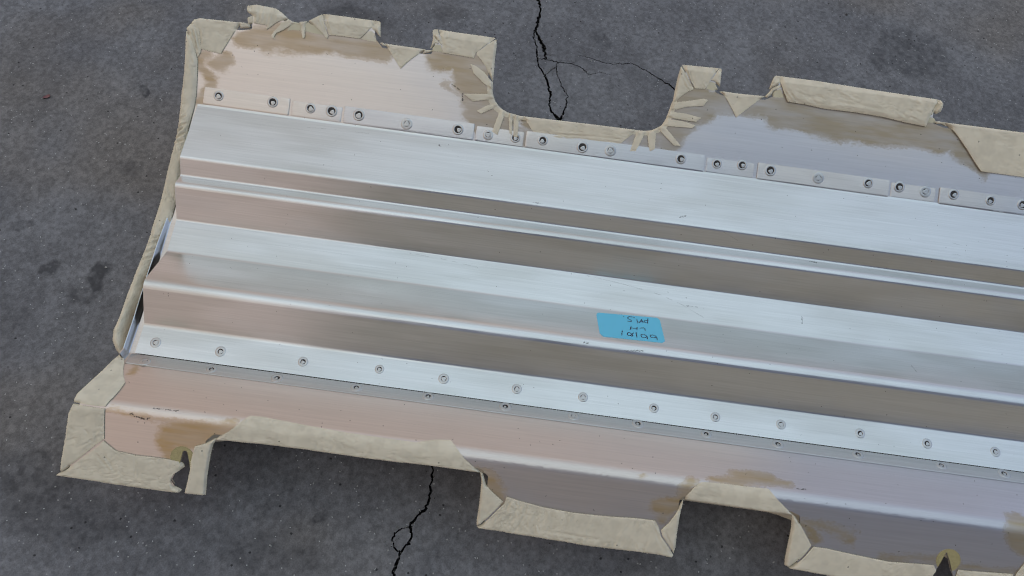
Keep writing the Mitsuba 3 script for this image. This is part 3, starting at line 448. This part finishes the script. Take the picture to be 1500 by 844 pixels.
g1, g2 = planar(sheet, GZ), planar(far.difference(near), GZ)
gm = (np.vstack([g1[0], g2[0]]), np.vstack([g1[1], g2[1] + len(g1[0])]))
add('ground', gm, 'm_ground', uv=gm[0][:, :2], kind='structure', label='worn grey concrete with dark cracks and oily stains')
for g in getattr(opening, 'geoms', [opening]):
    vs, fs, o = [], [], 0
    for ring in [g.exterior, *g.interiors]:
        c = np.array(ring.coords)[:-1]
        n = len(c)
        rr = np.random.default_rng(n)
        v = np.vstack([np.c_[c, np.full(n, GZ)], np.c_[c + rr.uniform(-.3, .3, c.shape), np.full(n, GZ - 9)]]) / 1000
        i = np.arange(n)
        j = (i + 1) % n
        fs.append(np.vstack([np.stack([i, i + n, j], 1), np.stack([j, i + n, j + n], 1)]) + o)
        vs.append(v)
        o += len(v)
    fv, ff = planar(g.buffer(.4), GZ - 7.5)
    vs.append(fv)
    fs.append(ff + o)
    add('ground__crack', (np.vstack(vs), np.vstack(fs)), 'm_crack')

# ------------------------------------------------------------------ the panel
K = 'upholstered_panel'
labels[K] = {'label': 'long ribbed aluminium panel with cream leather folded over its notched edges, lying on concrete', 'category': 'panel'}
tl = np.unique(np.round(np.concatenate([np.arange(200, 780, 3.0), SK.t[(SK.t > 200) & (SK.t < 780)]]), 2))
outline = Polygon(SKIN).buffer(0)
body = outline.buffer(-2.4)
for s in SLITS:
    body = body.difference(Polygon(s).buffer(0))
body = max(getattr(body, 'geoms', [body]), key=lambda g: g.area) if body.geom_type != 'Polygon' else body


body_in = body.buffer(.3)


def wobble(x, t):
    """Hand-worked sheet: a slow waviness of under half a millimetre."""
    q = np.stack([x / 170, t / 120, 0 * x], -1)
    r = np.stack([x / 120, t / 26, 0 * x], -1)
    return (meshkit.fbm(q, 2, seed=4) - .5) * .9 + (meshkit.fbm(r, 2, seed=14) - .5) * .32


def slab(key, poly, prof, lines, h0, h1, m, gx=6.0, bstep=1.6, smooth=40, label=None, wob=True, chamfer=0):
    P, tri, e = flat_mesh(poly, bstep, gx, lines, ring=chamfer)
    w = wobble(P[:, 0], sheet_t(P[:, 1]) if prof is CO else P[:, 1])
    drop = np.zeros(len(P))
    if chamfer:
        drop[np.unique(e)] = chamfer
    top = prof.at(P[:, 0], P[:, 1], h1 + w - drop)
    bot = prof.at(P[:, 0], P[:, 1], h0 + w)
    wv, wf = wall(P, e, top, bot)
    n = len(P)
    ids = np.unique(e)
    v = np.vstack([top, bot, wv])
    f = np.vstack([tri, tri[:, ::-1] + n, wf + 2 * n])
    uv = np.vstack([P, P, P[ids], P[ids]]) / 1000
    nr = np.zeros_like(v)
    fc = np.cross(v[f[:, 1]] - v[f[:, 0]], v[f[:, 2]] - v[f[:, 0]])
    for k in range(3):
        np.add.at(nr, f[:, k], fc)
    return add(key, (v, f), m, smooth=True, uv=uv, label=label)


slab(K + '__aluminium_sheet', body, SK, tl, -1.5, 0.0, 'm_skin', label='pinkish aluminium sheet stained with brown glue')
bk = body.buffer(-.6)
bk = max(getattr(bk, 'geoms', [bk]), key=lambda g: g.area)
P, tri, e = flat_mesh(bk, 3.0, 10.0, tl[::2])
dist = cKDTree(P[np.unique(e)]).query(P)[0]
wb = wobble(P[:, 0], P[:, 1])
top = SK.at(P[:, 0], P[:, 1], wb - 1.9)
bot = SK.at(P[:, 0], P[:, 1], wb - 4.4 - 92 * np.sin(np.clip(dist / 95, 0, 1) * math.pi / 2) ** 1.3)  # unseen padding, deepened to the ground to block light under the notches
bot[:, 2] = np.maximum(bot[:, 2], np.minimum(top[:, 2] - .002, GROUND_Z / 1000 + .0015))
wv, wf = wall(P, e, top, bot)
ids = np.unique(e)
add(K + '__added_cushion', (np.vstack([top, bot, wv]), np.vstack([tri, tri[:, ::-1] + len(P), wf + 2 * len(P)])), 'm_leather', smooth=True,
    uv=np.vstack([P, P, P[ids], P[ids]]) / 1000)
# the turned-up left end of the sheet
ft = np.unique(np.round(np.concatenate([np.arange(402, 588, 4.0), SK.t[(SK.t > 402) & (SK.t < 588)]]), 2))
fw = wobble(np.full(len(ft), -362.0), ft)
rows = [SK.at(np.full(len(ft), xx), ft, hh * np.clip((ft - 402) / 60, .03, 1) + fw) for xx, hh in ((-361.2, .02), (-362.6, 1.2), (-364.4, 7.0), (-365.6, 7.0), (-363.8, .8))]
fv = np.vstack(rows)
n = len(ft)
k = np.arange(n - 1)
ff = np.vstack([np.vstack([np.stack([j * n + k, j * n + k + 1, (j + 1) * n + k], 1), np.stack([j * n + k + 1, (j + 1) * n + k + 1, (j + 1) * n + k], 1)]) for j in range(4)])
add(K + '__end_flange', (fv, ff), 'm_metal', smooth=40)

# the folded stiffener: one mesh, its left end cut square
X0, X1 = CORR_X0, 640.0
ct = CO.t[(CO.t >= 0)]
tt = np.unique(np.round(np.concatenate([ct, np.arange(0, ct[-1], 4.0)]), 3))
xs = np.arange(X0, X1, 5.0)


def sheet_t(t):
    """The place down the base sheet that lies under a place on the stiffener."""
    return T_NODES['stripb'] + np.asarray(t) * (T_NODES['cr'] - T_NODES['stripb']) / ct[-1]


def corr_mesh():
    n, m = len(xs), len(tt)
    Xg, Tg = np.meshgrid(xs, tt, indexing='ij')
    Wb = wobble(Xg, sheet_t(Tg))
    top, bot = CO.at(Xg, Tg, Wb + .1).reshape(-1, 3), CO.at(Xg, Tg, Wb - .9).reshape(-1, 3)
    i, j = np.meshgrid(np.arange(n - 1), np.arange(m - 1), indexing='ij')
    a = (i * m + j).ravel()
    q = np.vstack([np.stack([a, a + 1, a + m + 1], 1), np.stack([a, a + m + 1, a + m], 1)])
    N = n * m
    v, f = [top, bot], [q, q[:, ::-1] + N]
    uvs = [np.stack([Xg.ravel(), Tg.ravel()], 1)] * 2
    o = 2 * N
    for loop in (np.arange(m), (n - 1) * m + np.arange(m), np.arange(n) * m, np.arange(n) * m + m - 1):
        L = len(loop)
        k = np.arange(L - 1)
        v += [top[loop], bot[loop]]
        f.append(np.vstack([np.stack([k, k + L, k + 1], 1), np.stack([k + 1, k + L, k + L + 1], 1)]) + o)
        uvs += [uvs[0][loop]] * 2
        o += 2 * L
    return np.vstack(v), np.vstack(f), np.vstack(uvs) / 1000


cv, cf, cu = corr_mesh()
add(K + '__stiffener', (cv, cf), 'm_metal', smooth=True, uv=cu, label='bare aluminium stiffener folded into two long ridges')

# riveted plates along the top of the stiffener, alternately proud and low
for a, b, c, d, raised in PLATES:
    poly = Polygon([a, b, d, c])
    r = poly.buffer(-1).buffer(1, quad_segs=3)
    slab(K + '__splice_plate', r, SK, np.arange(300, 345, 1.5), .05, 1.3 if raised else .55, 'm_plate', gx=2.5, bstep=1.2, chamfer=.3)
gx0, gx1 = GRAY_STRIP
poly = shapely.box(gx0 + 3, T_NODES['cr'] + 5.6, 640, T_NODES['se'])
slab(K + '__edge_strip', poly, SK, np.arange(598, 617, 2.5), .05, 1.35, 'm_strip', gx=12, bstep=2, chamfer=.7, label='flat grey aluminium strip riveted along the lower bend')


poly = shapely.box(gx0 + 9, T_NODES['cr'] - .6, 640, T_NODES['cr'] + 5.8)  # dark strip laid along the bend to stand for the gap's shadow
slab(K + '__gap_shade', poly, SK, np.arange(596, 603, .8), .02, .55, 'm_grime_shade', gx=12, bstep=2, label='dark strip painted in as the shadow of the gap between the stiffener and the grey strip')


def revolve(profile, n=20):
    p = np.array(profile)
    ang = np.arange(n) * 2 * np.pi / n
    v = np.stack([p[:, None, 0] * np.cos(ang), p[:, None, 0] * np.sin(ang), np.broadcast_to(p[:, None, 1], (len(p), n))], -1).reshape(-1, 3)
    i, j = np.meshgrid(np.arange(len(p) - 1), np.arange(n), indexing='ij')
    a, b = (i * n + j).ravel(), (i * n + (j + 1) % n).ravel()
    return v, np.vstack([np.stack([a, b, b + n], 1), np.stack([a, b + n, a + n], 1)])


def on_surface(prof, x, t, h, loc):
    """Local mm mesh (x, up the sheet, out) set on a profile."""
    o = prof.at(x, t, h)
    dt = (prof.at(x, t - 1, h) - o) * 1000
    dt /= np.linalg.norm(dt)
    nn = np.cross([1, 0, 0], dt)
    return o + (loc[:, :1] * np.array([[1, 0, 0]]) + loc[:, 1:2] * dt + loc[:, 2:3] * nn) / 1000


def in_plate(x):
    for a, b, c, d, raised in PLATES:
        if a[0] - 2 <= x <= b[0] + 2:
            return 1.3 if raised else .55
    return 0.55


for i, (x, t, kind, where) in enumerate(RIVETS):
    r = random.Random(100 + i)
    prof, h = (CO, .1) if where == 'c' else (SK, 1.35 if where == 's' else in_plate(x))
    kind = int(kind)
    h += wobble(np.array([x]), np.array([sheet_t(t) if where == 'c' else t]))[0]
    s = r.uniform(.92, 1.1) * (1.0 if where == 'u' else .86)
    R = (5.7 if where != 's' else 6.4) * s
    deep = kind in (1, 2)
    ri = (3.7 if deep else 2.9) * s
    rim = [(R, .02), (R * .92, .30), (R * .84, .42), (ri * 1.12, .50), (ri, .38), (ri * .97, .06)]
    v, f = revolve(rim, 22)
    v[:, 2] += .12 * np.sin(np.arctan2(v[:, 1], v[:, 0]) * r.choice([2, 3]) + r.uniform(0, 6)) * (v[:, 2] > .25)
    k = add(K + '__rivet', (on_surface(prof, x, t, h, v), f[:, ::-1]), 'm_pin', smooth=50)
    if True:
        v, f = revolve([(ri * 1.01, .10), (.01, .08)], 18)
        add(k + '__socket', (on_surface(prof, x, t, h, v), f), 'm_grime_shade')
        rp = {0: .94, 1: .74, 2: .62, 3: .88, 4: .80, 5: .72}[kind] * ri * (.72 if where == 's' and kind else 1)
        a = r.uniform(-.9, .9) - 1.2
        e = (ri - rp) * r.uniform(.6, 1.0)
        v, f = revolve([(rp, .05), (rp * .95, .42), (rp * .7, .60), (rp * .3, .52), (.01, .45)], 14)
        v[:, :2] *= 1 + .14 * np.sin(3 * np.arctan2(v[:, 1:2], v[:, :1]) + r.uniform(0, 6))
        v[:, 0] += e * math.cos(a)
        v[:, 1] += e * math.sin(a)
        add(k + '__pin', (on_surface(prof, x, t, h, v), f[:, ::-1]), 'm_pin', smooth=50)

# ------------------------------------------------------------------ leather turned over the edges
for i, d in enumerate(PATCHES):
    poly = Polygon(d['p']).buffer(0)
    poly = poly.buffer(-.35).buffer(.35, quad_segs=3)
    if poly.geom_type != 'Polygon':
        poly = max(poly.geoms, key=lambda g: g.area)
    th, puff, roll, lift = d['th'], d['puff'], d['roll'], d.get('lift', 0)
    P, tri, e = flat_mesh(poly, .65, .95, np.arange(200, 780, .95), seed=i)
    B = np.unique(e)
    outer = ~shapely.contains_xy(outline.buffer(-3.2), P[B, 0], P[B, 1])
    tb = cKDTree(P[B])
    db = tb.query(P)[0]
    do = cKDTree(P[B][outer]).query(P)[0] if outer.any() else np.full(len(P), 99.0)
    amp, fr, ang = d['wr']
    loose = 1.0
    if d['k'] == 'leather_strip':
        amp, puff, th, loose = amp * .3, .12, 1.5, .3
    ca, sa = math.cos(math.radians(ang)), math.sin(math.radians(ang))
    al, ac = P[:, 0] * ca + P[:, 1] * sa, -P[:, 0] * sa + P[:, 1] * ca
    wr = meshkit.fbm(np.stack([al * fr * .35, ac * fr * 1.5, 0 * al + i], -1), 4, seed=i) - .5
    wr2 = meshkit.fbm(np.stack([P[:, 0] * .06, P[:, 1] * .06, 0 * al + 3 + i], -1), 3, seed=i + 50) - .5
    q = np.stack([al * fr * .6, ac * fr * 3.6, 0 * al + 7 * i], -1)
    q[:, :2] += 1.6 * (meshkit.fbm(np.stack([P[:, 0] * .11, P[:, 1] * .11, 0 * al + i], -1), 2, seed=i + 9) - .5)[:, None]
    rid = 1 - np.abs(2 * meshkit.fbm(q, 3, seed=i + 80) - 1)
    patchy = np.clip((meshkit.fbm(np.stack([P[:, 0] * .05, P[:, 1] * .05, 0 * al + 2 * i], -1), 2, seed=i + 21) - .28) * 4, 0, 1)
    rid = np.clip((rid - .72) / .28, 0, 1) ** 1.5 * patchy
    inner = np.clip(db / 5, 0, 1)
    h = th + lift + puff * (1 if d['k'] == 'edge_roll' or lift > 0 else .9) * np.sin(inner * math.pi / 2) + loose * (amp * 3.2 * wr + .25 * wr2 - (.28 + 2.6 * amp) * rid) * np.clip(db / 1.2, .25, 1)
    h -= np.where(db < .5, .28 * (1 - db / .5), 0)
    for (p, q, dep, wid) in d.get('cr', []):
        p, q = np.array(p), np.array(q)
        f = np.clip(((P - p) @ (q - p)) / ((q - p) @ (q - p)), 0, 1)
        dist = np.linalg.norm(P - p - f[:, None] * (q - p), axis=1)
        fade = np.sin(np.clip(f * .9 + .08, 0, 1) * math.pi) ** .4
        h -= dep * 1.7 * fade * np.exp(-(dist / wid) ** 2) - dep * .55 * fade * np.exp(-((dist - 2.0 * wid) / wid) ** 2)
    k = np.clip(do / roll, 0, 1)
    h -= (roll + th * .5) * (1 - np.sqrt(np.clip(1 - (1 - k) ** 2, 0, 1)))
    h = np.where(shapely.contains_xy(body_in, P[:, 0], P[:, 1]), np.maximum(h, .22), h)
    low = np.where(do < roll + .5, np.minimum(h - .4, -3.0), -.15 if lift <= 0 else np.minimum(.15, h - .2))
    if lift > 0:
        low = np.where(do < roll + .5, np.minimum(h - .4, -3.0), np.maximum(lift * .6, .1))
    wb = wobble(P[:, 0], P[:, 1])
    top, bot = SK.at(P[:, 0], P[:, 1], h + wb), SK.at(P[:, 0], P[:, 1], low + wb)
    m = 'm_lining' if d['k'] == 'edge_lining' else 'm_leather'
    key = add(K + '__' + d['k'], (top, tri), m, smooth=True, uv=P / 1000, label=d.get('label'))
    wv, wf = wall(P, e, top, bot)
    n = len(wv)
    add(key + '__cut_edge', (np.vstack([wv, bot]), np.vstack([wf, tri[:, ::-1] + n])), 'm_suede')

# ------------------------------------------------------------------ glued fastener spots on the lip
for (x, t), r in HOLES:
    disc = Point(x, t).buffer(r, quad_segs=12)
    for s in SLITS:
        disc = disc.difference(Polygon(s).buffer(.2))
    disc = disc.intersection(body)
    disc = max(getattr(disc, 'geoms', [disc]), key=lambda g: g.area)
    slab(K + '__glue_spot', disc, SK, np.arange(640, 780, 2.0), -.4, .35, 'm_glue', gx=2, bstep=1, label='round yellow glue spot around a slit')
    ring = Point(x, t).buffer(r + .35, quad_segs=16).difference(Point(x, t).buffer(r - .45, quad_segs=16))
    ring = ring.intersection(shapely.box(x - r - 2, t - r - 2, x + r + 2, t + 1))
    ring = max(getattr(ring, 'geoms', [ring]), key=lambda g: g.area)
    slab(K + '__glue_spot__dark_ring', ring, SK, np.arange(640, 780, 2.0), -.3, .5, 'm_grime_shade', gx=2, bstep=.6) if False else None

# ------------------------------------------------------------------ the blue label and its handwriting
lp = Polygon(LABEL).buffer(-1.2).buffer(1.2, quad_segs=4)
slab(K + '__sticker', lp, CO, np.arange(0, 400, 3.0), .05, .32, 'm_card', gx=4, bstep=1.5, label='blue sticker with upside-down handwriting 66181 LH PA12')
def curve(s, rounds=2):
    s = np.array(s)
    for _ in range(rounds if len(s) > 3 else 0):
        s = np.vstack([s[:1], np.stack([.75 * s[:-1] + .25 * s[1:], .25 * s[:-1] + .75 * s[1:]], 1).reshape(-1, 2), s[-1:]])
    return s


ink = unary_union([LineString(curve(s)).buffer(.52, quad_segs=3) for s in WRITING])
vs, fs, o = [], [], 0
for g in getattr(ink, 'geoms', [ink]):
    P, tri, e = flat_mesh(g, .5, .5, np.arange(0, 400, .5))
    vs.append(CO.at(P[:, 0], P[:, 1], .40 + wobble(P[:, 0], sheet_t(P[:, 1]))))
    fs.append(tri + o)
    o += len(P)
add(K + '__sticker__handwriting', (np.vstack(vs), np.vstack(fs)), 'm_ink')

# ------------------------------------------------------------------ a dry petal on the concrete
r = np.random.default_rng(5)
gv_, gf_ = [], []
ico = trimesh.creation.icosahedron()
for k in range(420):
    if k < 140:
        L = CRACK_LINES[int(r.integers(len(CRACK_LINES)))]
        j = int(r.integers(len(L) - 1))
        f = r.random()
        cx, cy = [L[j][q] * (1 - f) + L[j + 1][q] * f + r.normal(0, 4.5) for q in (0, 1)]
        s = r.uniform(.35, 1.2)
    else:
        cx, cy, s = r.uniform(-720, 720), r.uniform(-360, 640), abs(r.normal(0, .55)) + .35
    v = ico.vertices * r.uniform(.7, 1.3, (12, 3)) * s * np.array([1, r.uniform(.6, 1), r.uniform(.5, .8)])
    a = r.uniform(0, 6.28)
    v[:, :2] = v[:, :2] @ np.array([[math.cos(a), math.sin(a)], [-math.sin(a), math.cos(a)]])
    gv_.append((v + [cx, cy, GZ + s * .3]) / 1000)
    gf_.append(ico.faces + 12 * k)
principled('m_grit', proc(lambda p, n, uv: mix((.05, .05, .052), (.42, .42, .41), dr.square(cell_rand(p.x * 260, p.y * 260, 3.0)))), .85, specular=.2)
add('grit', (np.vstack(gv_), np.vstack(gf_)), 'm_grit', label='loose sand grains scattered on the grey concrete', category='grit', kind='stuff')

px, py = PETAL
pm = []
gu, gv = np.meshgrid(np.linspace(-1, 1, 13), np.linspace(-1, 1, 9), indexing='ij')
wd = 2.4 * np.sqrt(np.clip(1 - gu ** 2, .003, 1)) * (1 + .25 * gu)
px3 = np.stack([px + 4.6 * gu * .8 - wd * gv * .6, py + 4.6 * gu * .6 + wd * gv * .8, GZ + .5 + 1.5 * gv ** 2 + .6 * gu ** 2], -1).reshape(-1, 3) / 1000
ii, jj = np.meshgrid(np.arange(12), np.arange(8), indexing='ij')
aa = (ii * 9 + jj).ravel()
add('petal', (px3, np.vstack([np.stack([aa, aa + 9, aa + 10], 1), np.stack([aa, aa + 10, aa + 1], 1)])), 'm_petal', smooth=True,
    label='tiny dry brownish red petal lying on the grey concrete', category='petal')

# ------------------------------------------------------------------ unseen wall added behind the camera to darken and tint the reflections
principled('m_stucco', proc(lambda p, n, uv: mix((.80, .76, .62), (.73, .69, .56), fbm(p.x * 3, p.z * 3, p.y, 4))), .9, specular=.2)
principled('m_fascia', rgb(.48, .53, .66), .6, specular=.3)


def box(x0, y0, z0, x1, y1, z1):
    b = trimesh.creation.box([x1 - x0, y1 - y0, z1 - z0])
    b.apply_translation([(x0 + x1) / 2, (y0 + y1) / 2, (z0 + z1) / 2])
    return b


zg = GZ / 1000
labels['reflection_wall'] = {'label': 'unseen added wall, cream below and blue-grey above, put in for its reflections', 'category': 'wall'}
add('reflection_wall__stucco', box(-1, -3.7, zg - .1, 6, -3.4, 1.9), 'm_stucco')
add('reflection_wall__plinth', box(-1.02, -3.72, zg - .1, 6.02, -3.37, .12), 'm_fascia')
principled('m_siding', proc(lambda p, n, uv: mix((.42, .47, .60), (.36, .42, .55), fbm(p.x * 2, p.z * 9, p.y, 3))), .6, specular=.3)
add('reflection_wall__siding', box(-1.02, -3.72, 1.9, 6.02, -3.38, 4.9), 'm_siding')
add('reflection_wall__eave', box(-1.2, -4.2, 4.9, 6.3, -3.05, 5.06), 'm_fascia')
